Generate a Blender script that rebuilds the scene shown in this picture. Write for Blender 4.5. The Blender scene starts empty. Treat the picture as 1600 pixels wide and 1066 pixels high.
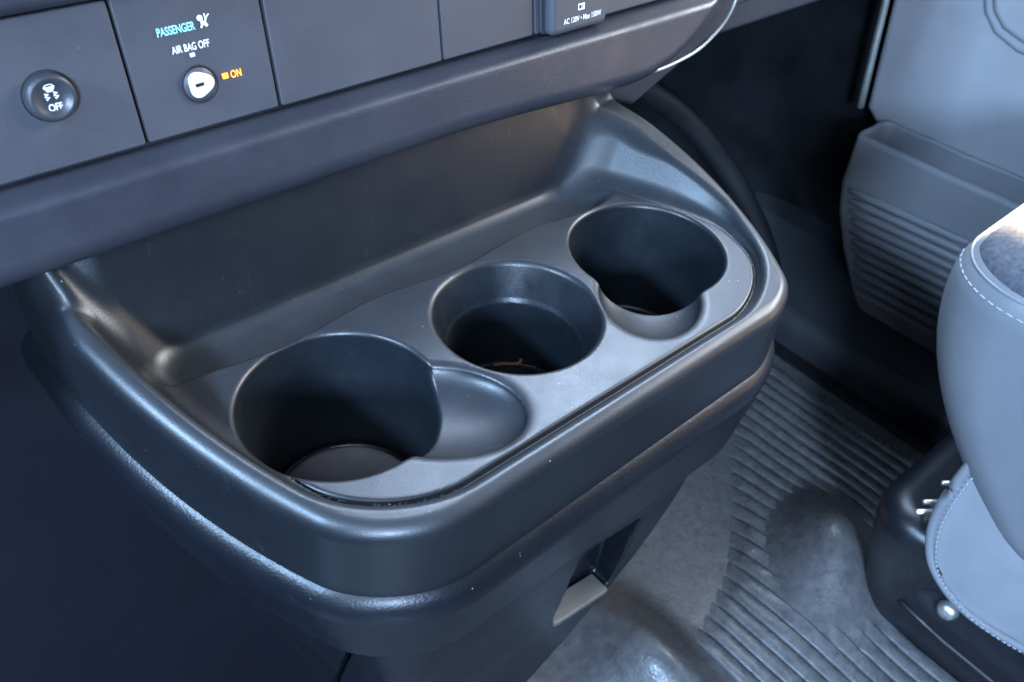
import bpy, bmesh, math, random
import numpy as np
from mathutils import Vector, Matrix
random.seed(4); rng = np.random.default_rng(4)
S = bpy.context.scene
COL = S.collection

# ------------------------------------------------------------------ camera
_X = np.array([1920., -1011., 1335.]); _X /= np.linalg.norm(_X)
_D = np.array([70., 1897., 1335.]); _D -= _D @ _X * _X; _D /= np.linalg.norm(_D)
_N = np.cross(_X, _D); _t = math.radians(9)
RB = np.array([_X, _N*math.cos(_t) - _D*math.sin(_t), -_D*math.cos(_t) - _N*math.sin(_t)])
CP = np.array([-.22816, -.2288, .27]); FPX = 1335.
cam_d = bpy.data.cameras.new("camera"); cam = bpy.data.objects.new("camera", cam_d); COL.objects.link(cam)
cam_d.sensor_width = 36; cam_d.lens = FPX/1600*36; cam_d.clip_start = .01; cam_d.clip_end = 50
Mx = np.eye(4); Mx[:3, 0] = RB[:, 0]; Mx[:3, 1] = -RB[:, 1]; Mx[:3, 2] = -RB[:, 2]; Mx[:3, 3] = CP
cam.matrix_world = Matrix(Mx.tolist())
cam_d.dof.use_dof = True; cam_d.dof.focus_distance = .42; cam_d.dof.aperture_fstop = 15.0
S.camera = cam
def ray(p): return RB @ np.array([p[0]-800, p[1]-533, FPX])
def at(p, n, d):            # point of the photo on the plane n.x = d
    n = np.array(n, float); r = ray(p); return CP + (d - CP@n)/(r@n)*r

# ------------------------------------------------------------------ light
W = bpy.data.worlds.new("World"); S.world = W; W.use_nodes = True
bg = W.node_tree.nodes["Background"]; bg.inputs[0].default_value = (.30, .50, 1.0, 1); bg.inputs[1].default_value = .09
S.view_settings.view_transform = 'Standard'; S.view_settings.look = 'None'; S.view_settings.exposure = .12; S.view_settings.gamma = 1
def area(name, loc, target, sx, sy, power, color):
    l = bpy.data.lights.new(name, 'AREA'); l.shape = 'RECTANGLE'; l.size = sx; l.size_y = sy; l.energy = power; l.color = color
    o = bpy.data.objects.new(name, l); COL.objects.link(o); o.location = loc
    o.rotation_euler = (Vector(target) - Vector(loc)).to_track_quat('-Z', 'Y').to_euler(); return o
area("windshield_daylight", (.95, 1.15, 1.35), (0, -.03, 0), 1.3, .9, 100, (.58, .75, 1.0))
area("driver_door_daylight", (-.98, -1.22, .58), (.15, 0, 0), .25, .25, 54, (.46, .67, 1.0))
area("driver_window_daylight", (-1.20, .04, .80), (-.1, 0, 0), .26, .14, 38, (.42, .66, 1.0))
area("passenger_window_daylight", (1.20, -.30, .70), (.2, 0, -.3), .9, .4, 32, (.96, .97, 1.0))
area("sunlit_seat_bounce", (.57, -.42, .055), (.14, .1, .08), .16, .08, .5, (1.0, .72, .46))
area("cabin_fill", (-.80, -.92, 1.08), (.3, 0, -.15), .9, .6, 12, (.56, .74, 1.0))  # soft fill added behind the camera to even the door and reach the cup floor
def spot(name, loc, target, ang, power, color):
    l = bpy.data.lights.new(name, 'SPOT'); l.energy = power; l.color = color; l.spot_size = math.radians(ang); l.spot_blend = .02; l.shadow_soft_size = .01
    o = bpy.data.objects.new(name, l); COL.objects.link(o); o.location = loc; o.rotation_euler = (Vector(target) - Vector(loc)).to_track_quat('-Z', 'Y').to_euler()
spot("sunbeam_on_seat", (1.1, -1.0, 1.9), (.455, -.215, .01), 6.1, 7000, (1.0, .72, .42))
# ------------------------------------------------------------------ materials
def mat(name, base, rough=.5, grain=900, gstr=.12, dust=0, spec=.5, var=.15, metallic=0, smudge=.12, scuff=0, film=0, filmc=(.30, .31, .34), vscale=18):
    m = bpy.data.materials.new(name); m.use_nodes = True; nt = m.node_tree; N = nt.nodes; L = nt.links
    b = N["Principled BSDF"]; b.inputs["Metallic"].default_value = metallic; b.inputs["Specular IOR Level"].default_value = spec
    tc = N.new("ShaderNodeTexCoord")
    def noise(sc, det=3, rg=.55):
        n = N.new("ShaderNodeTexNoise"); n.inputs["Scale"].default_value = sc; n.inputs["Detail"].default_value = det
        n.inputs["Roughness"].default_value = rg; L.new(tc.outputs["Object"], n.inputs["Vector"]); return n
    def mr(src, a, c, lo, hi):
        r = N.new("ShaderNodeMapRange"); L.new(src, r.inputs[0]); r.inputs[1].default_value = a; r.inputs[2].default_value = c
        r.inputs[3].default_value = lo; r.inputs[4].default_value = hi; return r.outputs[0]
    def mix(fac, a, c):
        x = N.new("ShaderNodeMix"); x.data_type = 'RGBA'
        if hasattr(fac, 'node'): L.new(fac, x.inputs[0])
        else: x.inputs[0].default_value = fac
        for v, i in ((a, 6), (c, 7)):
            if hasattr(v, 'node'): L.new(v, x.inputs[i])
            else: x.inputs[i].default_value = (*v, 1)
        return x.outputs[2]
    n1 = noise(vscale, 5, .6)
    col = mix(mr(n1.outputs[0], .3, .7, 0, 1), tuple(c*(1-var) for c in base), tuple(c*(1+var) for c in base))
    rsrc = mr(noise(vscale*1.7, 6, .7).outputs[0], .3, .7, rough-smudge, rough+smudge)
    if film:       # a thin film of settled dust on surfaces that face up
        g = N.new("ShaderNodeNewGeometry"); s = N.new("ShaderNodeSeparateXYZ"); L.new(g.outputs["Normal"], s.inputs[0])
        up = mr(s.outputs[2], .55, 1.0, 0, film); mm = N.new("ShaderNodeMath"); mm.operation = 'MULTIPLY'
        L.new(up, mm.inputs[0]); L.new(mr(noise(75, 6, .7).outputs[0], .25, .7, .75, 1.15), mm.inputs[1])
        col = mix(mm.outputs[0], col, filmc)
    if dust:
        g2 = N.new("ShaderNodeNewGeometry"); s2 = N.new("ShaderNodeSeparateXYZ"); L.new(g2.outputs["Normal"], s2.inputs[0]); upf = mr(s2.outputs[2], .1, .7, .12, .85)
        for sc, th, keep in ((230, .085, 1-dust), (520, .10, 1-dust*1.4)):
            v = N.new("ShaderNodeTexVoronoi"); v.inputs["Scale"].default_value = sc; L.new(tc.outputs["Object"], v.inputs["Vector"])
            a = mr(v.outputs["Distance"], th*.6, th, 1, 0); s = N.new("ShaderNodeSeparateColor"); L.new(v.outputs["Color"], s.inputs[0])
            gt = N.new("ShaderNodeMath"); gt.operation = 'GREATER_THAN'; L.new(s.outputs[0], gt.inputs[0]); gt.inputs[1].default_value = keep
            mm = N.new("ShaderNodeMath"); mm.operation = 'MULTIPLY'; L.new(a, mm.inputs[0]); L.new(gt.outputs[0], mm.inputs[1])
            m3 = N.new("ShaderNodeMath"); m3.operation = 'MULTIPLY'; L.new(mm.outputs[0], m3.inputs[0]); L.new(upf, m3.inputs[1]); col = mix(m3.outputs[0], col, (.42, .43, .45))
    if scuff:      # fine random scratches and rub marks
        for sc, rot in ((34, .5), (52, 2.1)):
            mp = N.new("ShaderNodeMapping"); mp.inputs["Rotation"].default_value = (.3*rot, .2*rot, rot); mp.inputs["Scale"].default_value = (sc, sc*.13, sc*.3); L.new(tc.outputs["Object"], mp.inputs[0])
            v = N.new("ShaderNodeTexVoronoi"); v.feature = 'DISTANCE_TO_EDGE'; v.inputs["Scale"].default_value = 1; L.new(mp.outputs[0], v.inputs["Vector"])
            line = mr(v.outputs["Distance"], .002, .009, 1, 0); msk = mr(noise(sc*1.3, 4, .6).outputs[0], .60, .70, 0, scuff)
            mm = N.new("ShaderNodeMath"); mm.operation = 'MULTIPLY'; L.new(line, mm.inputs[0]); L.new(msk, mm.inputs[1])
            col = mix(mm.outputs[0], col, (.16, .165, .175))
    L.new(col, b.inputs["Base Color"]); L.new(rsrc, b.inputs["Roughness"])
    if gstr:
        bp = N.new("ShaderNodeBump"); bp.inputs["Strength"].default_value = gstr; bp.inputs["Distance"].default_value = .0004
        L.new(noise(grain, 2, .5).outputs[0], bp.inputs["Height"]); L.new(bp.outputs[0], b.inputs["Normal"])
    return m
M = {}
M['tray'] = mat("tray_plastic", (.0075, .0095, .0125), .38, 1100, .16, dust=.05, scuff=.10, film=.075, smudge=.05)
M['well'] = mat("well_plastic", (.008, .011, .015), .35, 1100, .15, dust=.02)
M['skirt'] = mat("bin_plastic", (.005, .0065, .010), .38, 750, .34, dust=.03, scuff=.12, smudge=.06, spec=.38)
M['panel'] = mat("panel_plastic", (.055, .057, .068), .50, 1300, .25, dust=.015, var=.08)
M['pad'] = mat("pad_plastic", (.028, .030, .040), .42, 1100, .30, dust=.018)
M['black'] = mat("dark_gap_plastic", (.006, .007, .009), .6, 900, .1)
M['button'] = mat("button_plastic", (.035, .038, .045), .38, 1300, .1)
M['white'] = mat("white_print", (.80, .84, .86), .5, 900, 0, var=.04)
M['cyan'] = mat("aqua_print", (.36, .80, .84), .5, 900, 0, var=.04)
M['disc'] = mat("rubber_disc", (.34, .28, .26), .45, 700, .3, dust=.02, vscale=60)
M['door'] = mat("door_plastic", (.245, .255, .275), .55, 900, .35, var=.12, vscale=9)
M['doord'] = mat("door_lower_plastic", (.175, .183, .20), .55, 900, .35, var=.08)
M['chrome'] = mat("bright_trim", (.34, .38, .37), .38, 900, 0, metallic=.6)
M['seat'] = mat("seat_vinyl", (.145, .155, .172), .50, 850, .45, var=.05)
M['skirtv'] = mat("seat_side_vinyl", (.225, .235, .26), .52, 850, .35, var=.12, vscale=14)
M['piping'] = mat("seat_piping_vinyl", (.17, .18, .20), .5, 900, .3, var=.05)
M['thread'] = mat("thread", (.34, .36, .40), .6, 900, 0)
M['black2'] = mat("pedestal_plastic", (.009, .010, .014), .36, 900, .3, dust=.01)
M['floor'] = mat("floor_vinyl", (.092, .092, .095), .33, 300, 1.0, var=.30, smudge=.14, vscale=100)
M['rib'] = mat("rib_vinyl", (.105, .105, .108), .30, 300, 1.0, var=.32, smudge=.15, vscale=100)
M['sill'] = mat("sill_plastic", (.036, .040, .047), .42, 800, .3)
M['carpet'] = mat("footwell_carpet", (.010, .011, .013), .95, 500, 1.0, var=.4, vscale=14, spec=.1)
M['lower'] = mat("engine_cover_plastic", (.004, .004, .008), .7, 900, .2, spec=.12)
M['steel'] = mat("bare_steel", (.75, .75, .72), .3, 900, 0, metallic=.9)
M['plate'] = mat("ledge_beige", (.13, .12, .105), .5, 900, .3)  # paints warm light on the latch ledge into the colour; twig stalk shares it
M['twig'] = mat("dry_twig", (.30, .12, .07), .8, 900, .8, var=.5, vscale=300)
def fabric(name, a, c):
    m = mat(name, a, .95, 700, 1.0, var=.3, vscale=300, spec=.15); return m
M['fabric'] = fabric("heather_fabric", (.075, .082, .098), None)
M['amber'] = bpy.data.materials.new("lit_amber_print"); M['amber'].use_nodes = True
_b = M['amber'].node_tree.nodes["Principled BSDF"]; _b.inputs["Base Color"].default_value = (.8, .25, .02, 1)
_b.inputs["Emission Color"].default_value = (1, .30, .02, 1); _b.inputs["Emission Strength"].default_value = 2.6

# ------------------------------------------------------------------ mesh helpers
def thing(name, label, cat, loc=(0, 0, 0), group=None):
    o = bpy.data.objects.new(name, None); COL.objects.link(o); o.location = loc; o.empty_display_size = .02
    o['label'] = label; o['category'] = cat
    if group: o['group'] = group
    return o
def link(name, me, m, parent=None):
    if m: me.materials.append(m) if not me.materials else None
    o = bpy.data.objects.new(name, me); COL.objects.link(o)
    if parent:
        o.parent = parent
        o.matrix_parent_inverse = Matrix.Translation(-world_loc(parent))
    return o
def world_loc(o):
    v = Vector(o.location) if o.parent is None else Vector((0, 0, 0))
    if o.parent is not None: v = Vector((0, 0, 0))
    return v
def structure(o): o['kind'] = 'structure'; return o
def mesh_np(name, V, F, nrm=None, smooth=True):
    me = bpy.data.meshes.new(name); F = np.asarray(F, np.int32); V = np.asarray(V, np.float32); k = F.shape[1]
    me.vertices.add(len(V)); me.vertices.foreach_set("co", V.ravel())
    me.loops.add(F.size); me.loops.foreach_set("vertex_index", F.ravel())
    me.polygons.add(len(F)); me.polygons.foreach_set("loop_start", np.arange(len(F), dtype=np.int32)*k)
    try: me.polygons.foreach_set("loop_total", np.full(len(F), k, np.int32))
    except Exception: pass
    me.polygons.foreach_set("use_smooth", np.full(len(F), smooth)); me.update(); me.validate()
    if nrm is not None: me.normals_split_custom_set_from_vertices(np.asarray(nrm, float).tolist())
    return me
def mesh_py(name, V, F, smooth=True):
    me = bpy.data.meshes.new(name); me.from_pydata([tuple(map(float, v)) for v in V], [], F); me.update()
    if smooth:
        for p in me.polygons: p.use_smooth = True
    return me
def ss(a, b, x):
    t = np.clip((x-a)/(b-a), 0, 1); return t*t*(3-2*t)
def rmax(a, b, r):          # intersection with a rounded edge of radius r
    u = np.maximum(a+r, 0); v = np.maximum(b+r, 0)
    return np.minimum(-r, np.maximum(a, b)) + np.sqrt(u*u+v*v)
def rmin(a, b, r): return -rmax(-a, -b, r)
def sdf_mesh(f, lo, hi, h, band=1.7):
    lo = np.array(lo, float); B = 8
    n = (np.ceil((np.array(hi)-lo)/h/B).astype(int))*B+1
    cb = (n-1)//B
    gi = np.stack(np.meshgrid(*[np.arange(c) for c in cb], indexing='ij'), -1).reshape(-1, 3)
    cf = f(lo + (gi*B+B/2)*h)
    V = np.empty(tuple(n), np.float32)
    full = np.repeat(np.repeat(np.repeat(cf.reshape(cb), B, 0), B, 1), B, 2)
    V[:-1, :-1, :-1] = full; V[-1, :-1, :-1] = full[-1]; V[:, -1, :-1] = V[:, -2, :-1]; V[:, :, -1] = V[:, :, -2]
    act = gi[np.abs(cf) < B*h*.87*band]
    off = np.stack(np.meshgrid(*[np.arange(B+1)]*3, indexing='ij'), -1).reshape(-1, 3)
    for s in range(0, len(act), 400):
        a = act[s:s+400]; idx = (a[:, None]*B + off[None]).reshape(-1, 3)
        V[idx[:, 0], idx[:, 1], idx[:, 2]] = f(lo + idx*h)
    I = V < 0
    c = [I[i:i-1 or None, j:j-1 or None, k:k-1 or None] for i in (0, 1) for j in (0, 1) for k in (0, 1)]
    al = c[0].copy(); an = c[0].copy()
    for q in c[1:]: al &= q; an |= q
    A = an & ~al; del c, al, an
    idx = np.full(A.shape, -1, np.int64); cell = np.argwhere(A); idx[A] = np.arange(len(cell))
    P = np.zeros((len(cell), 3)); cnt = np.zeros(len(cell))
    corners = [(i, j, k) for i in (0, 1) for j in (0, 1) for k in (0, 1)]
    for x in range(3):
        for cn in corners:
            if cn[x]: continue
            c2 = list(cn); c2[x] = 1
            a = V[tuple((cell+cn).T)]; b = V[tuple((cell+c2).T)]; m = (a < 0) != (b < 0)
            t = np.where(m, a/np.where(m, a-b, 1), 0); q = np.repeat(np.array([cn], float), len(cell), 0); q[:, x] = t
            P[m] += q[m]; cnt[m] += 1
    P = lo + (cell + P/cnt[:, None])*h
    F = []
    for x in range(3):
        y, z = (x+1) % 3, (x+2) % 3
        a = [slice(None)]*3; b = [slice(None)]*3; a[x] = slice(0, -1); b[x] = slice(1, None)
        Ia, Ib = I[tuple(a)], I[tuple(b)]; e = np.argwhere(Ia != Ib)
        e = e[(e[:, y] > 0) & (e[:, z] > 0) & (e[:, y] < n[y]-1) & (e[:, z] < n[z]-1)]
        s = Ia[tuple(e.T)]; q = []
        for dy, dz in ((1, 1), (0, 1), (0, 0), (1, 0)):
            o = e.copy(); o[:, y] -= dy; o[:, z] -= dz; q.append(idx[tuple(o.T)])
        q = np.stack(q, 1); q[~s] = q[~s][:, ::-1]; F.append(q)
    F = np.concatenate(F)
    def grad(P, e=2e-4):
        return np.stack([(f(P+d)-f(P-d))/(2*e) for d in np.eye(3)*e], 1)
    P0 = P.copy()
    for _ in range(2):
        g = grad(P); v = f(P); P = P - np.clip(v/np.maximum((g*g).sum(1), .2), -h, h)[:, None]*g
    d = P-P0; l = np.linalg.norm(d, axis=1, keepdims=True); P = P0 + d*np.minimum(1, 1.2*h/np.maximum(l, 1e-9))
    g = grad(P); g /= np.maximum(np.linalg.norm(g, axis=1, keepdims=True), 1e-9)
    return P, F, g
def sdf_obj(name, f, lo, hi, h, m, parent=None, band=1.7):
    P, F, g = sdf_mesh(f, lo, hi, h, band); return link(name, mesh_np(name, P, F, g), m, parent)
def split(P, F, g, sel):
    """sub-mesh of the faces in sel"""
    f = F[sel]; u, inv = np.unique(f, return_inverse=True); return P[u], inv.reshape(f.shape), g[u]
def tube(name, pts, r, m, parent=None, seg=10, caps=True, flat=1.0, nvec=None):
    pts = np.array(pts, float); n = len(pts); V = []; F = []
    T = np.gradient(pts, axis=0); T /= np.linalg.norm(T, axis=1, keepdims=True)
    up = np.array(nvec if nvec is not None else (0, 0, 1.)); rr = np.broadcast_to(r, (n,))
    for i in range(n):
        a = np.cross(T[i], up); a = a if np.linalg.norm(a) > 1e-6 else np.cross(T[i], (1, 0, 0)); a /= np.linalg.norm(a); b = np.cross(a, T[i])
        for k in range(seg):
            t = 2*math.pi*k/seg; V.append(pts[i] + rr[i]*(math.cos(t)*a + math.sin(t)*b*flat))
    for i in range(n-1):
        for k in range(seg):
            k2 = (k+1) % seg; F.append((i*seg+k, i*seg+k2, (i+1)*seg+k2, (i+1)*seg+k))
    if caps:
        for e, i in ((-1, 0), (1, n-1)):
            V.append(pts[i] + e*T[i]*rr[i]*.6); c = len(V)-1
            for k in range(seg):
                k2 = (k+1) % seg; F.append((c, i*seg+k2, i*seg+k) if e < 0 else (c, i*seg+k, i*seg+k2))
    return link(name, mesh_py(name, V, F), m, parent)
def spline(pts, n=40):
    P = np.array(pts, float); P = np.vstack([2*P[0]-P[1], P, 2*P[-1]-P[-2]]); out = []
    k = len(P)-3
    for s in np.linspace(0, k-1e-6, n):
        i = int(s); t = s-i; p0, p1, p2, p3 = P[i:i+4]
        out.append(.5*((2*p1)+(-p0+p2)*t+(2*p0-5*p1+4*p2-p3)*t*t+(-p0+3*p1-3*p2+p3)*t**3))
    return np.array(out)
def slab(name, poly, frame, w0, w1, r, m, parent=None, steps=4, crown=0.0):
    """solid plate: poly (ccw, in the frame's u,v) from depth w0 to w1 with a rounded front edge of radius r"""
    O, U, Vv, Wn = frame; P = np.array(poly, float); n = len(P)
    nx = np.roll(P, -1, 0)-P; nx /= np.linalg.norm(nx, axis=1, keepdims=True); en = np.stack([nx[:, 1], -nx[:, 0]], 1)
    vn = en + np.roll(en, 1, 0); vn /= np.maximum((vn*en).sum(1, keepdims=True), .35)   # mitred
    rings = [(0, w0), (0, w1-r)]
    for k in range(1, steps+1):
        a = math.pi/2*k/steps; rings.append((r*(1-math.cos(a)), w1-r+r*math.sin(a)))
    rings.append((r*1.08+.0001, w1))
    V = []; F = []
    for ins, w in rings:
        for p, q in zip(P, vn):
            s = p-q*ins; V.append(O+U*s[0]+Vv*s[1]+Wn*w)
    for i in range(len(rings)-1):
        for k in range(n):
            k2 = (k+1) % n; F.append((i*n+k, i*n+k2, (i+1)*n+k2, (i+1)*n+k))
    if crown:
        c = P.mean(0); last = len(rings)-1; base = last*n
        Q = np.array([p-q*rings[-1][0] for p, q in zip(P, vn)]); prev = base
        for j, s in enumerate((.88, .72, .5, .25)):
            st = len(V)
            for p in Q: s2 = c+(p-c)*s; V.append(O+U*s2[0]+Vv*s2[1]+Wn*(w1+crown*(1-s*s)))
            for k in range(n): k2 = (k+1) % n; F.append((prev+k, prev+k2, st+k2, st+k))
            prev = st
        V.append(O+U*c[0]+Vv*c[1]+Wn*(w1+crown)); cc = len(V)-1
        for k in range(n): F.append((prev+k, prev+(k+1) % n, cc))
    else: F.append(tuple(range((len(rings)-1)*n, len(rings)*n)))
    F.append(tuple(range(n-1, -1, -1)))
    return link(name, mesh_py(name, V, F), m, parent)
def rrect(u0, u1, v0, v1, r, seg=5):
    out = []
    for cx, cy, a0 in ((u1-r, v0+r, -90), (u1-r, v1-r, 0), (u0+r, v1-r, 90), (u0+r, v0+r, 180)):
        for k in range(seg+1):
            a = math.radians(a0+90*k/seg); out.append((cx+r*math.cos(a), cy+r*math.sin(a)))
    return out
def rpoly(pts, r, seg=5):
    """polygon with rounded corners"""
    out = []; n = len(pts)
    for i in range(n):
        a, b, c = (np.array(pts[(i+k) % n], float) for k in (-1, 0, 1)); rr = r[i] if hasattr(r, '__len__') else r
        d1 = (a-b)/np.linalg.norm(a-b); d2 = (c-b)/np.linalg.norm(c-b)
        p, q = b+d1*rr, b+d2*rr
        for k in range(seg+1): t = k/seg; out.append(tuple((1-t)**2*p+2*t*(1-t)*b+t*t*q))
    return out
def lathe(name, prof, frame, m, parent=None, seg=40):
    O, U, Vv, Wn = frame; V = []; F = []; n = len(prof)
    for k in range(seg):
        a = 2*math.pi*k/seg
        for r, w in prof: V.append(O+(U*math.cos(a)+Vv*math.sin(a))*r+Wn*w)
    for k in range(seg):
        k2 = (k+1) % seg
        for i in range(n-1): F.append((k*n+i, k2*n+i, k2*n+i+1, k*n+i+1))
    return link(name, mesh_py(name, V, F), m, parent)
def text(name, s, frame, u, v, h, m, parent, sx=.75, bold=.0, rot=0, thick=.00015, align='CENTER', w=.0001, space=1.0):
    c = bpy.data.curves.new("txt", 'FONT'); c.body = s; c.size = 1; c.align_x = align; c.offset = bold; c.extrude = .02; c.space_character = space
    t = bpy.data.objects.new("txt", c); COL.objects.link(t); bpy.context.view_layer.update()
    me = bpy.data.meshes.new_from_object(t.evaluated_get(bpy.context.evaluated_depsgraph_get())); bpy.data.objects.remove(t)
    O, U, Vv, Wn = frame; cr, sr = math.cos(rot), math.sin(rot)
    for q in me.vertices:
        x, y = q.co.x*h*1.39*sx, q.co.y*h*1.39; x, y = x*cr-y*sr, x*sr+y*cr
        q.co = Vector(O+U*(u+x)+Vv*(v+y)+Wn*(w+(q.co.z+.02)*h*.08))
    return link(name, me, m, parent)

# ================================================================== cup holder console
def XL(y): y = np.clip(y, -.09, .13); return np.interp(y, *_L)
yk = np.linspace(-.09, .2, 60)
_ly = np.array([-.063, -.0379, -.0118, .0163, .0423, .066, .0957, .13, .2]); _lx = np.array([-.1375, -.1483, -.160, -.1687, -.1764, -.1808, -.1840, -.186, -.187])
_ry = np.array([-.063, -.050, -.0208, .0107, .0429, .073, .0926, .13, .2]); _rx = np.array([.1375, .1455, .1590, .1662, .1675, .1650, .1625, .159, .156])
PLc = np.polyfit(_ly, _lx, 4); PRc = np.polyfit(_ry, _rx, 4)
def outline(x, y):
    yl = np.clip(y, -.10, .20)
    l = np.polyval(PLc, yl)-.0012; r = np.polyval(PRc, yl)+.0012
    dl = (l-x)/np.sqrt(1+np.polyval(np.polyder(PLc), yl)**2); dr = (x-r)/np.sqrt(1+np.polyval(np.polyder(PRc), yl)**2)
    f = -.0812-y + .0008*np.sin(np.clip(x, -.1, .1)*14)
    return rmax(rmax(f, dl, .034), dr, .018)
def zrim(y): return .004+.030*ss(-.06, .12, y)
def ztop(x, y):
    y0 = .0845-.006*ss(-.12, -.15, x)+.010*ss(-.163, -.186, x)+.007*ss(.128, .155, x)
    return zrim(y)+.007*ss(.158, .120, x)*ss(.045, .085, y)*ss(.0, .09, x)+.040*ss(y0, y0+.022, y)
def zbot(y): return -.040+.022*ss(-.05, .12, y)
def topH(x, y, d):
    cv = -cavity(x, y, 0*x); H = -.0026*np.exp(-((cv-.0020)/.0011)**2)*(1-ss(-.050, .0, y))
    yb = .0515-.0024*np.cos((x+.101)*2*math.pi/.101)
    return H-.0085*ss(-.0045, .0045, y-yb)*ss(.124, .098, x)
def cavity(x, y, z):
    """signed distance in plan to the hollow inside the rim; its walls lean outwards"""
    yl = np.clip(y, -.10, .20); zr = .004+.030*ss(-.06, .12, y); b = ss(-.035, .060, y); dz = np.clip(zr-z, -.06, .05)
    sR = .55+.33*b; sL = .55-.05*b
    r = np.polyval(PRc, yl)+.0012-.0098-sR*dz; l = np.polyval(PLc, yl)-.0012+.0105+sL*dz
    eR = (x-r)/np.sqrt(1+sR*sR); eL = (l-x)/np.sqrt(1+sL*sL)
    eB = (y-.081-.006*ss(-.157, -.178, x)-.27*np.clip(z, -.02, .09))*.95; eF = (-.0712-y+.5*dz)*.9
    eD = ((x-.113)*.86+(y-.079)*.50-.62*(z+.008))*.85; eR = rmax(eR, eD, .020)
    return rmax(rmax(rmax(eR, eB, .020), rmax(eL, eB, .018), .001), eF, .034)
def smn(a, b, k): h = np.clip(.5+.5*(b-a)/k, 0, 1); return b*(1-h)+a*h-k*h*(1-h)
CUPS = [(-.101, .002, .0437, .0375, -.073), (0., 0., .0422, .034, -.066), (.095, .0, .0428, .0365, -.073)]
def cupsdf(x, y, z, c):
    cx, cy, r0, r1, zb = c; rr = np.hypot(x-cx, y-cy)
    if cx == 0.:
        rad = np.interp(z, [-.08, -.0222, -.0192, .0], [.0335, .0343, .0357, r0])
        return rmax(rr-rad, zb-z, .003)
    rad = r0+(r0-r1)*z/(-zb); return rmax(rr-rad, zb-z, .003)
def scoop(x, y, z, c):
    cx, cy, dx, dy, off, a, b, dp = c; l = math.hypot(dx, dy); dx /= l; dy /= l
    u = (x-cx)*dx+(y-cy)*dy-off; v = -(x-cx)*dy+(y-cy)*dx
    q = np.sqrt((u/a)**2+(v/b)**2+(z/dp)**2); return (q-1)*min(dp, b)*.8
SC = [(-.101, .002, .060, -.0573, .042, .040, .0270, .0125), (.095, 0, -.053, -.052, .040, .034, .0265, .0125)]
def tray_f(P):
    x, y, z = P.T; d = outline(x, y)
    r1 = .0012+.0050*ss(-.05, .04, y)
    top = rmin((z-topH(x, y, d))*.85, -cavity(x, y, z), r1)
    rim = (z-ztop(x, y))*(.97-.62*ss(.066, .086, y))
    body = np.minimum(np.maximum(d, (zbot(y)-z)), d+.012)
    f = rmax(rmax(body, rim, .0085), top, .0030+.006*ss(.095, .125, x)*ss(.03, .07, y))
    for s in SC: f = rmax(f, -scoop(x, y, z, s), .0018)
    for c in CUPS: f = rmax(f, -cupsdf(x, y, z, c), .0022)
    return f
console = thing("cup_holder_console", "black plastic console with three round cup holders under the dashboard", "cup holder", (0, .05, -.42))
P, F, g = sdf_mesh(tray_f, (-.200, -.090, -.080), (.180, .130, .078), .00110)
fc = P[F].mean(1); inside = np.zeros(len(F), bool); sels = []
for cx, cy, r0, r1, zb in CUPS:
    s = (np.hypot(fc[:, 0]-cx, fc[:, 1]-cy) < r0+.0004) & (fc[:, 2] < -.0035) & (np.hypot(fc[:, 0]-cx, fc[:, 1]-cy) > -1); sels.append(s); inside |= s
P1, F1, g1 = split(P, F, g, ~inside); tray = link("tray", mesh_np("tray", P1, F1, g1), M['tray'], console)
for s in sels:
    P1, F1, g1 = split(P, F, g, s); link("cup_well", mesh_np("cup_well", P1, F1, g1), M['well'], tray)
def lip_f(P):
    x, y, z = P.T; zb = zbot(y); d = outline(x, y); dw = d-.0060+np.clip(zb-z-.012, 0, .1)*.20
    f = rmax(rmax(dw, z-zb-.003, .0125), zb-(.056+.024*ss(-.14, .10, x))-z, .008)
    return np.maximum(f, -(d+.011))
sdf_obj("lower_lip", lip_f, (-.205, -.096, -.124), (.185, .190, .008), .0015, M['skirt'], console)
def bin_f(P):
    x, y, z = P.T; k = np.clip(-.12-z, -.05, .31)
    xs = np.where(x > 0, x-.145*k+2.9*k*k*np.sign(k), x/(1-1.15*np.clip(k+.04, 0, .4))); ys = y-(k+.05)*.10
    d = (outline(xs, ys)+.0165)*.85
    f = rmax(d, z+.060, .004)
    f = np.maximum(f, -np.maximum(d+.012, -.105-z))
    f = np.maximum(f, -np.maximum(np.maximum(np.abs(y+.037+(z+.1175)*.36)-.0017, x+.08), z+.07))          # seam of the front
    u = x-.0465-.05*(z+.21); v = z+.2095+.22*(x-.0465)
    hole = rmax(rmax(np.abs(u)-.030, np.abs(v)-.0435, .006), y+.030, .002)
    return rmax(f, -hole, .0012)
sdf_obj("storage_bin", bin_f, (-.190, -.095, -.43), (.180, .190, -.055), .0022, M['skirt'], console)
# latch recess: added sloped plate, its beige stands for light on the ledge
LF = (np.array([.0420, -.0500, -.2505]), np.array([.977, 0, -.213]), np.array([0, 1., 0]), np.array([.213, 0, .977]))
slab("latch_ledge", rrect(-.027, .027, .001, .018, .002, 3), LF, -.003, .0015, .001, M['plate'], console)

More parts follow.
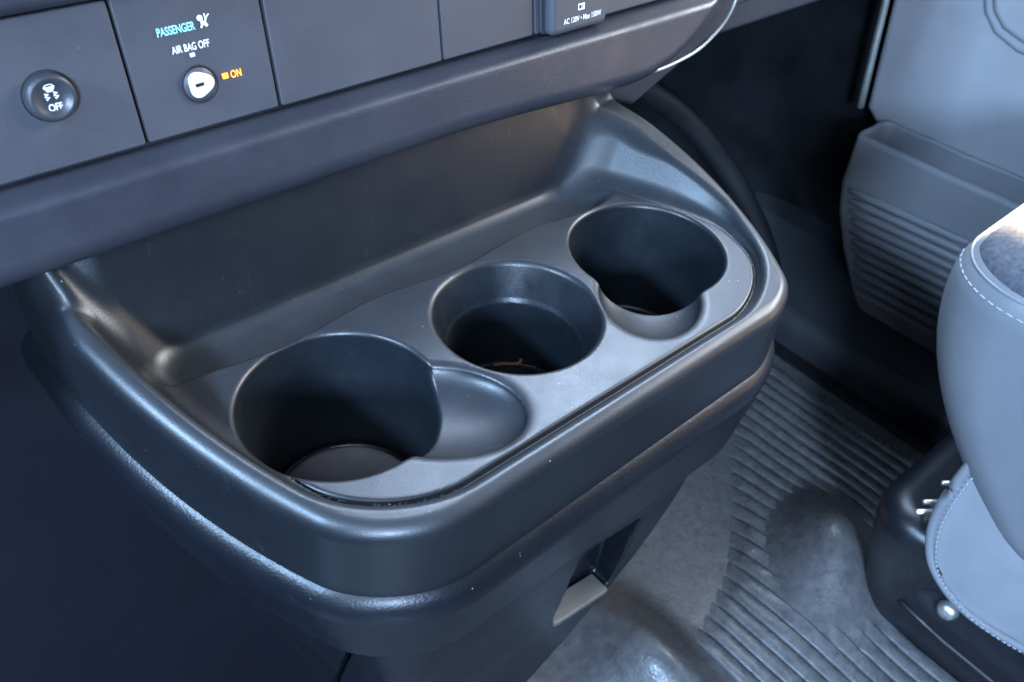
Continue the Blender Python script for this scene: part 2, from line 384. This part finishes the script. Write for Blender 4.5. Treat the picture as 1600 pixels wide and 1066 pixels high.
# rubber disc in the left cup, twig in the middle one
o = lathe("rubber_disc", [(0.0001, .0), (.030, .0), (.0345, .0004), (.0352, .0012), (.0348, .0018), (.033, .0014), (0.0001, .0012)],
      (np.array([-.101, .002, -.0728]), np.array([1., 0, 0]), np.array([0, 1., 0]), np.array([0, 0, 1.])), M['disc'])
o['label'] = "thin brown-grey rubber disc lying at the bottom of the left cup holder"; o['category'] = "rubber disc"
tw = thing("twig", "small reddish brown dry twig at the bottom of the middle cup holder", "twig", (.0, .0, -.066))
def tp(u, v, z): q = at((u, v), (0, 0, 1), z); return q
tube("stem", [tp(772, 571, -.062), tp(785, 568, -.0615), tp(800, 569, -.062), tp(812, 568, -.060), tp(817, 571, -.062)], [.0006, .0009, .0008, .001, .0007], M['twig'], tw, 8)
tube("side_shoot", [tp(812, 568, -.060), tp(814, 562, -.058)], [.0009, .0011], M['twig'], tw, 8)
tube("stalk", [tp(817, 571, -.062), tp(828, 572, -.062), tp(838, 575, -.063)], .0004, M['plate'], tw, 6)

# ================================================================== dashboard
dash = thing("dashboard", "dark grey dashboard centre stack with switch panels above the cup holders", "dashboard", (0, .12, -.42))
_a = math.radians(9); dU = np.array([1., 0, 0]); dV = np.array([0, math.sin(_a), math.cos(_a)]); dW = np.array([0, -math.cos(_a), math.sin(_a)]); dO = np.array([0, .1, .084])
DF = (dO, dU, dV, dW)
def loc(P): q = P-dO; return q@dU, q@dV, q@dW
def pad_f(P):
    u, v, w = loc(P)
    # outline: straight lower edge that sweeps up at the right end
    vb = -.0375-.006*ss(.02, .17, u)
    o = rmax(vb-v, (u-.262)*.9+.25*np.clip(.02-v, 0, .1), .075)
    f = rmax(o, w-.0125-.002*ss(.0, .2, u), .012)
    top = rmax(v+.0018+w*.10, w-.013, .0035)
    return rmax(np.maximum(f, -w-.045), v+.0018+np.maximum(w, 0)*.25, .0035)
lo = (-.30, .045, .030); hi = (.28, .150, .098)
sdf_obj("lower_pad", pad_f, (-.30, .05, .020), (.285, .150, .110), .00175, M['pad'], dash)
edges = [-.30, -.1242, -.0630, .0286, .0908, .1443, .30]
slab("backing", rrect(-.31, .245, -.004, .0588, .001, 1), DF, -.02, -.0045, .0005, M['black'], dash)
pan = []
for i in range(6):
    a, b = edges[i]+(.0007), edges[i+1]-.0007
    dz = -.0005 if i == 1 else 0
    pan.append(slab("switch_panel", rrect(a, b, .0004, .0572, .0012, 3), DF, -.006, dz, .0007, M['panel'], dash, 3))
slab("upper_bezel", rrect(-.31, .30, .0590, .080, .004, 4), DF, -.02, .007, .004, M['pad'], dash)
# stability button
def fr(u, v, w=0): return (dO+dU*u+dV*v+dW*w, dU, dV, dW)
bu, bv = -.1545, .0282
lathe("button_well", [(.0098, .0002), (.0094, .0003), (.0091, -.0002)], fr(bu, bv), M['black'], pan[0])
bt = lathe("stability_button", [(.0090, -.001), (.0090, .0028), (.0086, .0040), (.0078, .0047), (.0069, .0046), (.0058, .0037), (.003, .0032), (.00001, .0031)], fr(bu, bv), M['button'], dash)
DB = fr(bu, bv, .0032)
text("off_lettering", "OFF", DB, .0002, -.0047, .0027, M['white'], bt, .78, .02, w=.0003)
def poly(name, pts, frame, m, parent, w0=0, w1=.0002):
    O, U, Vv, Wn = frame; n = len(pts)
    V = [O+U*p[0]+Vv*p[1]+Wn*w0 for p in pts]+[O+U*p[0]+Vv*p[1]+Wn*w1 for p in pts]
    F = [tuple(range(n, 2*n)), tuple(range(n-1, -1, -1))]+[(k, (k+1) % n, (k+1) % n+n, k+n) for k in range(n)]
    me = mesh_py(name, V, F, False); return link(name, me, m, parent)
def join(name, obs, m, parent):
    bm = bmesh.new()
    for o in obs: bm.from_mesh(o.data); 
    me = bpy.data.meshes.new(name); bm.to_mesh(me); bm.free()
    for o in obs: bpy.data.objects.remove(o)
    return link(name, me, m, parent)
def stroke(pts, wd, frame, w0=.0, w1=.0002):
    """flat band along a line"""
    P = np.array(pts, float); T = np.gradient(P, axis=0); T /= np.linalg.norm(T, axis=1, keepdims=True); n_ = np.stack([-T[:, 1], T[:, 0]], 1)*wd/2
    L_ = (P+n_).tolist(); R_ = (P-n_).tolist(); O, U, Vv, Wn = frame; V = []; F = []; n = len(P)
    for q in L_+R_: V.append(O+U*q[0]+Vv*q[1]+Wn*w1)
    for k in range(n-1): F.append((k, n+k, n+k+1, k+1))
    me = mesh_py("s", V, F, False); return link("s", me, M['white'], None)
s_ = .00108; car = [(-2.1, .1), (-1.5, -.9), (-.9, -2.0), (1.0, -2.0), (1.5, -.9), (2.1, .1), (1.6, .5), (1.2, 1.6), (-1.2, 1.6), (-1.6, .5)]
parts = [poly("s", [(x*s_*.95, y*s_*.8+.0041) for x, y in car], DB, M['white'], None, .0002, .0004)]
for sx in (-1, 1):
    z = [(-.55, 1.2), (.45, .9), (-.55, .1), (.6, -.4), (-.4, -1.2)]
    parts.append(stroke([((x*1.0+sx*1.35)*s_*1.1, y*s_*.85+.0008) for x, y in z], .0008, DB, 0, .0004))
sym = join("skid_symbol", parts, M['white'], bt)
poly("windscreen_mark", [(-.0010, .0049), (.0010, .0049), (.0010, .0044), (-.0010, .0044)], DB, M['black'], bt, .0004, .0006)
# airbag panel
text("passenger_lettering", "PASSENGER", DF, -.1015, .0404, .0033, M['cyan'], pan[1], .66, .018)
text("airbag_lettering", "AIR BAG OFF", DF, -.0971, .0328, .0030, M['white'], pan[1], .66, .018)
poly("off_lamp", [(-.0982, .0302), (-.0962, .0302), (-.0962, .0317), (-.0982, .0317)], DF, M['white'], pan[1], -.0004, .00005)
ab = []
ang = np.linspace(0, 2*math.pi, 16, endpoint=False)
A0 = fr(-.0898, .0430)
ab.append(poly("s", [(-.0009+.0012*math.cos(t), .0012+.0012*math.sin(t)) for t in ang], A0, M['white'], None, -.0004, .0001))
ab.append(stroke([(-.0008, -.0001), (.0006, -.0012), (.0016, -.0022)], .0013, A0, 0, .0001))
ab.append(stroke([(.0008, -.0010), (.0012, .0003), (.0018, .0014)], .0008, A0, 0, .00013))
ab.append(stroke([(-.0005, -.0011), (-.0012, -.0026)], .0008, A0, 0, .00016))
ab.append(stroke([(.0012, .0012), (.0012, .0027)], .0005, A0, 0, .00012)); ab.append(stroke([(.0018, .0012), (.0030, .0022)], .0005, A0, 0, .00014))
join("airbag_symbol", ab, M['white'], pan[1])
ku, kv = -.0971, .0188
lathe("key_ring", [(.0079, .00045), (.0078, .0007), (.0072, .0005), (.0070, .0002)], fr(ku, kv, -.0003), M['black'], pan[1])
kn = lathe("key_switch", [(.0070, -.001), (.0070, .0002), (.0067, .0006), (.0001, .0006)], fr(ku, kv, -.0003), M['panel'], dash)
tri = []
for k in range(36):
    t = 2*math.pi*k/36; c_, s_n = math.cos(t), math.sin(t); r_ = .0051+.00055*math.cos(3*t)+.0003*math.cos(t)
    tri.append((r_*c_*1.06+.0002, r_*s_n*1.02))
KF = (dO+dU*(ku-.0004)+dV*(kv+.0001)+dW*.0003, dU*math.cos(.05)+dV*math.sin(.05), dV*math.cos(.05)-dU*math.sin(.05), dW)
slab("key_marker", tri, KF, 0, .0009, .0004, M['white'], kn, 3)
poly("key_slot", [(-.0019, -.0007), (.0018, -.0007), (.0018, .0008), (-.0019, .0008)], KF, M['black'], kn, .0009, .00105)
text("on_lettering", "ON", DF, -.0806, .0181, .0031, M['amber'], pan[1], .74, .02)
poly("on_lamp", [(-.0866, .0184), (-.0842, .0184), (-.0842, .0206), (-.0868, .0206)], DF, M['amber'], pan[1], -.0004, .00008)
# outlet cover
oc = slab("outlet_cover", rrect(.0968, .1402, -.0012, .06, .004, 5), fr(0, 0), 0, .0078, .0035, M['panel'], dash, 4)
slab("outlet_frame", rrect(.0938, .1425, -.0003, .0570, .003, 4), DF, -.003, .0022, .001, M['pad'], oc, 3)
OF = fr(0, 0, .0079)
text("outlet_lettering", "AC 120V \u2022 Max 150W", OF, .1200, .0043, .0029, M['white'], oc, .78, .015)
bk = [poly("s", [(-.0024, 0), (-.0001, 0), (-.0001, .0034), (-.0024, .0034)], fr(.1190, .0098, .0079), M['white'], None, -.0002, .0001),
      poly("s", [(.0001, 0), (.0024, 0), (.0024, .0034), (.0001, .0034)], fr(.1190, .0098, .0079), M['white'], None, -.0002, .0001)]
bkk = join("manual_symbol", bk, M['white'], oc)
poly("symbol_page", [(-.0018, .0008), (-.0004, .0008), (-.0004, .0027), (-.0018, .0027)], fr(.1190, .0098, .0081), M['black'], oc, -.0001, .0001)
poly("symbol_page", [(.0006, .0008), (.0018, .0008), (.0018, .0027), (.0006, .0027)], fr(.1190, .0098, .0081), M['panel'], oc, -.0001, .0001)
poly("symbol_letter", [(.0010, .0010), (.0014, .0010), (.0014, .0025), (.0010, .0025)], fr(.1190, .0098, .0083), M['white'], oc, -.0001, .0001)
# bright strip under the right end of the pad
def dpt(p, w): n = dW; q = at(p, n, (dO+dW*w)@n); return q
tube("trim_strip", spline([dpt(p, -.004) for p in ((1008, 116), (1045, 103), (1088, 80), (1118, 52), (1138, 25), (1152, -8), (1160, -50))], 30), .0011, M['chrome'], dash, 8)
# support bracket and glove box underside behind
bq = [at(p, (0, 1, 0), .125) for p in ((900, 150), (990, 165), (1110, 60), (1150, 20), (1180, -60), (900, -60))]
slab("side_bracket", [(q[0], q[2]) for q in bq], (np.array([0, .125, 0]), dU, np.array([0, 0, 1.]), np.array([0, -1., 0])), -.10, 0, .003, M['pad'], dash)
slab("glove_box", rpoly([(.18, .0195), (1.05, .0195), (1.05, .12), (.18, .12)], .004, 3), (np.array([0, .14, 0]), dU, np.array([0, 0, 1.]), np.array([0, -1., 0])), -.30, 0, .004, M['pad'], dash)

# ================================================================== floor and footwell
FZ = -.42
def hump(x, y):
    a = np.exp(-(((x-.350)*.80+(y+.100)*.6)/.066)**2-((-(x-.350)*.6+(y+.100)*.8)/.046)**2)*.052
    b = np.exp(-(((x-.13))/.035)**2-((y+.075)/.09)**2)*.045
    c = 0*x
    return a+b+c+.0006*np.sin(x*17+y*11)
def floor_z(x, y): return FZ+hump(x, y)
gx = np.linspace(-.6, 1.3, 380); gy = np.linspace(-1.2, .75, 390); X, Y = np.meshgrid(gx, gy, indexing='ij'); Z = floor_z(X, Y)
ii = np.arange(379)[:, None]*390+np.arange(389)[None]; Fq = np.stack([ii, ii+390, ii+391, ii+1], -1).reshape(-1, 4)
flo = structure(link("floor", mesh_np("floor", np.stack([X, Y, Z], -1).reshape(-1, 3), Fq), M['floor']))
pitch = .0155
for k in range(23):
    x0 = .190+k*pitch; ys_ = float(np.interp(x0, [.19, .26, .32, .37, .46, .55], [-.075, -.052, -.012, .028, .09, .13]))
    for seg_ in range(2):
        yy = np.arange(ys_, -.60, -.005); xx = x0+0*yy
        hb = hump(xx, yy); ok = hb < .012
        runs = []; cur = []
        for q in range(len(yy)):
            if ok[q]: cur.append(q)
            elif cur: runs.append(cur); cur = []
        if cur: runs.append(cur)
        if seg_ < len(runs) and len(runs[seg_]) > 3:
            r = runs[seg_]; prof = [(-.0068, -.001), (-.0066, .0036), (-.0056, .0044), (.0056, .0044), (.0066, .0036), (.0068, -.001)]
            V = []
            for q in r:
                taper = float(min(1, (q-r[0]+.1)/4)*ss(.0118, .003, hb[q]))
                for a, b in prof: V.append((xx[q]+a, yy[q]+a*.62, float(floor_z(xx[q]+a, yy[q]+a*.62))+(b if b > 0 else -.002)*taper-.0002*(b > 0)*(taper < .05)))
            Fm = [(i*6+j, i*6+j+1, (i+1)*6+j+1, (i+1)*6+j) for i in range(len(r)-1) for j in range(5)]
            link("rib", mesh_py("rib", V, [f[::-1] for f in Fm]), M['rib'], flo)
def sill_f(P):
    x, y, z = P.T; f = rmax(rmax(.580-x, z+.372-.35*np.clip(x-.60, 0, .1), .022), x-.80, .01)
    return f
sl = sdf_obj("door_sill", sill_f, (.56, -1.0, -.43), (.83, .55, -.33), .006, M['sill']); structure(sl)
strip = slab("sill_gap", rrect(.560, .582, -1.0, .5, .002, 2), (np.array([0, 0, FZ]), dU, np.array([0, 1., 0]), np.array([0, 0, 1.])), 0, .003, .001, M['black']); structure(strip)
def fw_f(P):
    x, y, z = P.T; f = rmax(.36+.35*(z+.42)*0-y+.55*np.clip(-.20-z, 0, .3), .86-x, .05); return -rmax(-(.38-y-.4*np.clip(-.18-z, 0, .3)), -(.74-x), .08)
fw = sdf_obj("footwell_wall", fw_f, (.05, .10, -.43), (1.0, .5, .1), .010, M['carpet']); structure(fw)
# hose in the footwell
hs = tube("footwell_duct", spline([(.42, .30, -.10), (.50, .27, -.16), (.56, .22, -.24), (.60, .17, -.34), (.605, .15, -.43)], 24), .012, M['black'], None, 14)
hs['label'] = "black curved duct in the dark footwell just right of the console"; hs['category'] = "duct"
# engine cover at the lower left
def eng_f(P):
    x, y, z = P.T; return rmax(rmax((.150+.42*np.minimum(z, .05)-y)*.92, x+.05, .02), z-.06, .05)
ec = sdf_obj("engine_cover", eng_f, (-.9, -.16, -.43), (-.02, .3, .08), .008, M['lower']); structure(ec)

# ================================================================== door
e1 = np.array([0., -1., 0.]); nin = np.array([-1., 0., 0.]); zz = np.array([0, 0, 1.])
P0 = np.array([.705, .02, 0.])
DR = (P0, -e1, zz, nin)       # u towards the front of the van
def dq(p, w=0): q = at(p, nin, (P0+nin*w)@nin)-P0; return (float(-(q@e1)), float(q[2]))
door = thing("door", "grey front passenger door panel with ribbed map pocket", "door", (.675, .02, -.42))
a0, a1 = dq((1393, 0)), dq((1352, 168))
du = (a0[0]-a1[0])/(a0[1]-a1[1])
topz = .14; botz = dq((1345, 540))[1]-.02
fu = lambda z: a1[0]+du*(z-a1[1])
PW = .062
pp = [dq(p, PW) for p in ((1338, 208), (1312, 285), (1308, 330), (1314, 390), (1330, 460), (1350, 515), (1400, 548), (1500, 602))]
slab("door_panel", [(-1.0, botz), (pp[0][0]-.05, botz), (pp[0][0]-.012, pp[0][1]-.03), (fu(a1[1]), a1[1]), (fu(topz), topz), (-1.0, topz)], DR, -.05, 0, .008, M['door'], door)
tube("seal_strip", [P0-e1*(fu(z)+.004)+zz*z+nin*.004 for z in np.linspace(a1[1], .14, 12)], .0042, M['chrome'], door, 8)
u_end, z_end = pp[-1]; sl_ = (pp[-1][1]-pp[-2][1])/(pp[-1][0]-pp[-2][0])
pr = dq((1600, 325), PW); slt = (pr[1]-pp[0][1])/(pr[0]-pp[0][0])
polyp = np.array(pp+[(-1.0, z_end+sl_*(-1.0-u_end)), (-1.0, pp[0][1]+slt*(-1.0-pp[0][0]))])
def polysd(px, py, V):
    d = np.full(px.shape, 1e9); s = np.ones(px.shape); n = len(V); j = n-1
    for i in range(n):
        ex, ey = V[j]-V[i]; wx, wy = px-V[i][0], py-V[i][1]; t = np.clip((wx*ex+wy*ey)/(ex*ex+ey*ey), 0, 1)
        bx, by = wx-ex*t, wy-ey*t; d = np.minimum(d, bx*bx+by*by)
        c1 = py >= V[i][1]; c2 = py < V[j][1]; c3 = ex*wy > ey*wx
        s = np.where((c1 & c2 & c3) | (~c1 & ~c2 & ~c3), -s, s); j = i
    return s*np.sqrt(d)
o1, o2 = dq((1360, 175), PW), dq((1600, 300), PW)
op = np.array([(pp[0][0]-.006, pp[0][1]+.2), (pp[0][0]-.006, pp[0][1]-.20), (dq((1605, 300), PW)[0], pp[0][1]-.2), (dq((1605, 300), PW)[0], pp[0][1]+.2)])
def pocket_f(L):          # local u, z, w
    u, z, w = L.T; d = polysd(u, z, polyp)
    f = rmax(rmax(d, w-PW, .007), -w-.01, .001)
    iu = polysd(u, z, op); hole = rmax(rmax(iu, w-(PW-.007), .006), .004-w, .010)
    return rmax(f, -hole, .003)
lo_u = min(p[0] for p in polyp); 
Pk, Fk, gk = sdf_mesh(pocket_f, (-.50, polyp[:, 1].min()-.01, -.004), (polyp[:, 0].max()+.012, polyp[:, 1].max()+.012, PW+.006), .0032)
Wp = P0+Pk[:, :1]*(-e1)+Pk[:, 1:2]*zz+Pk[:, 2:3]*nin; gw = gk[:, :1]*(-e1)+gk[:, 1:2]*zz+gk[:, 2:3]*nin
det = np.dot(np.cross(-e1, zz), nin)
if det < 0: Fk = Fk[:, ::-1]
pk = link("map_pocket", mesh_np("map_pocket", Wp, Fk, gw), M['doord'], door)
for i in range(11):
    t = i/10; A = (1327+10*t, 296+158*t); Bq = (1524-60*t, 384+139*t)
    a = dq(A, PW); b = dq(Bq, PW); pts = [P0-e1*(a[0]+(b[0]-a[0])*s)+zz*(a[1]+(b[1]-a[1])*s)+nin*(PW+.0005) for s in np.linspace(0, 1, 8)]
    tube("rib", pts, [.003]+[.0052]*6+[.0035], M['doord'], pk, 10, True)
ar = [dq(p, .0) for p in ((1537, -40), (1541, 20), (1556, 52), (1590, 80), (1640, 103))]
slab("armrest_base", [(-1., ar[-1][1]+.04)]+[(a, b) for a, b in ar[::-1]]+[(ar[0][0], .135), (-1., .135)], DR, -.01, .006, .005, M['door'], door)
ar2 = [dq(p, .004) for p in ((1551, -40), (1556, 18), (1570, 44), (1600, 66), (1640, 84))]
slab("armrest_insert", [(-.95, ar2[-1][1]+.045)]+[(a, b) for a, b in ar2[::-1]]+[(ar2[0][0], .13), (-.95, .13)], DR, 0, .012, .006, M['door'], door)

# ================================================================== seat
seat = thing("passenger_seat", "blue-grey vinyl passenger seat cushion with stitched fabric top", "seat", (.5, -.35, -.42))
def cush_c(x, y, z):
    k = np.clip(-.06-z, -.05, .2); lx = .2920+.25*k*k-x; fy = y+.084+3.6*k*k
    return rmax(rmax(lx, fy, .058), x-.665, .05)
def cush_f(P):
    x, y, z = P.T; c = cush_c(x, y, z); return rmax(rmax(c, (z+.028+.16*np.clip(c, -.16, 0))*.97, .032), -.236-z, .022)
cushion = sdf_obj("cushion", cush_f, (.27, -.80, -.245), (.675, -.09, .09), .005, M['seat'], seat)
def ins_f(P):
    x, y, z = P.T; c = cush_c(x, y, z)+.0065; u = cush_f(P)-.0028
    return rmax(rmax(c, u, .0035), -.06-z, .004)
ins = sdf_obj("fabric_insert", ins_f, (.28, -.80, -.065), (.655, -.11, .09), .004, M['fabric'], seat)
def contour(inset, n=90):
    """line round the front and side of the cushion, inset from its outline, laid on its surface"""
    y0, x0, r = -.084-inset, .292+inset, .058-inset
    pts = [(x, y0) for x in np.linspace(.61, x0+r, 30)[:-1]]+[(x0+r-r*math.sin(a), y0-r+r*math.cos(a)) for a in np.linspace(0, math.pi/2, 24)]+[(x0, y) for y in np.linspace(y0-r, -.75, 40)[1:]]
    P = np.array([(x, y, -.030) for x, y in pts]); e = 2e-4
    for _ in range(14):
        v = cush_f(P); g = (cush_f(P+[0, 0, e])-cush_f(P-[0, 0, e]))/(2*e); P[:, 2] -= np.clip(v/np.maximum(np.abs(g), .15)*np.sign(g+1e-9), -.01, .01)
    return P
sp = contour(.0050); tube("seam_piping", sp, .0011, M['piping'], seat, 8)
st = contour(.0012); seg_l = np.r_[0, np.cumsum(np.linalg.norm(np.diff(st, axis=0), axis=1))]
def along(sv): return np.array([np.interp(sv, seg_l, st[:, k]) for k in range(3)])
s0 = .27
for k in range(64):
    a = along(s0+k*.0068); b = along(s0+k*.0068+.0042); tube("stitch", [a, (a+b)/2, b], .0006, M['thread'], seat, 5)
# lower side skirt of the seat
SX = .3050
def sk(p): q = at(p, (1, 0, 0), SX); return (-float(q[1]), float(q[2]))
skp = spline([sk(p) for p in ((1600, 640), (1556, 674), (1505, 733), (1473, 778), (1453, 822), (1450, 868), (1466, 908), (1500, 950), (1548, 985), (1602, 1016), (1700, 1075))], 40)
SF = (np.array([SX, 0, 0]), np.array([0, -1., 0]), zz, np.array([-1., 0, 0]))
skpoly = [tuple(q) for q in skp[::1]]+[(.62, skp[-1][1]-.02), (.62, -.10), (skp[0][0]+.02, -.10)]
slab("side_skirt", skpoly, SF, -.05, 0, .007, M['skirtv'], seat, 5, .003)
tube("skirt_piping", [SF[0]+SF[1]*(u+.0015)+SF[2]*v-SF[3]*.0015 for u, v in skp], .0038, M['piping'], seat, 10)
sk2 = spline([(u+.0085, v+.0005) for u, v in skp], 120)
for k in range(0, 118, 2):
    tube("stitch", [SF[0]+SF[1]*u+SF[2]*v+SF[3]*.0025 for u, v in sk2[k:k+2]], .0006, M['thread'], seat, 5)

# ================================================================== seat base
ped = thing("seat_pedestal", "black plastic seat base cover on the floor beside the ribbed vinyl", "seat base", (.35, -.3, -.42))
def ped_f(P):
    x, y, z = P.T; k = np.clip(-.29-z, 0, .2)
    f = rmax(rmax(.305+.20*np.clip(-.235-z, -.1, .2)*0+.25*k-x, y+.118+.12*k, .042), z+.262+.10*(x-.28), .022)
    # long hollow in the side with a bolt in it
    a = np.array([.3115, -.206, -.335]); b = np.array([.3115, -.36, -.335]); pa = P-a; ba = b-a
    h = np.clip((pa@ba)/(ba@ba), 0, 1); d = np.linalg.norm((pa-h[:, None]*ba)*[1.6, 1, 1], axis=1)-.021
    return rmax(f, -d, .004)
cover = sdf_obj("pedestal_cover", ped_f, (.255, -.60, -.43), (.52, -.115, -.215), .0035, M['black2'], ped)
tube("edge_bead", [(.304+.03*max(0, (-.30-z)/.1), y, z) for y, z in ((-.178, -.366), (-.22, -.376), (-.30, -.380), (-.42, -.380), (-.58, -.380))], .0035, M['black2'], ped, 8)
BO = (np.array([.3225, -.2100, -.335]), np.array([0, -1., 0]), zz, np.array([-1., 0, 0]))
lathe("bolt_cap", [(.0085, 0), (.0083, .003), (.0068, .0062), (.0040, .0078), (.0001, .0082)], BO, M['steel'], ped, 20)
for px_, py_ in ((1476, 752), (1447, 781), (1436, 796)):
    q = at((px_, py_), (0, 0, 1), -.253); r_ = .0022
    tube("seat_bar", [q+[-.004, .0, 0], q+[.012, -.012, 0]], r_, M['steel'], ped, 8)
    tube("slot", [q+[-.003, -.007, -.002], q+[.014, -.018, -.002]], .0048, M['black'], ped, 8)
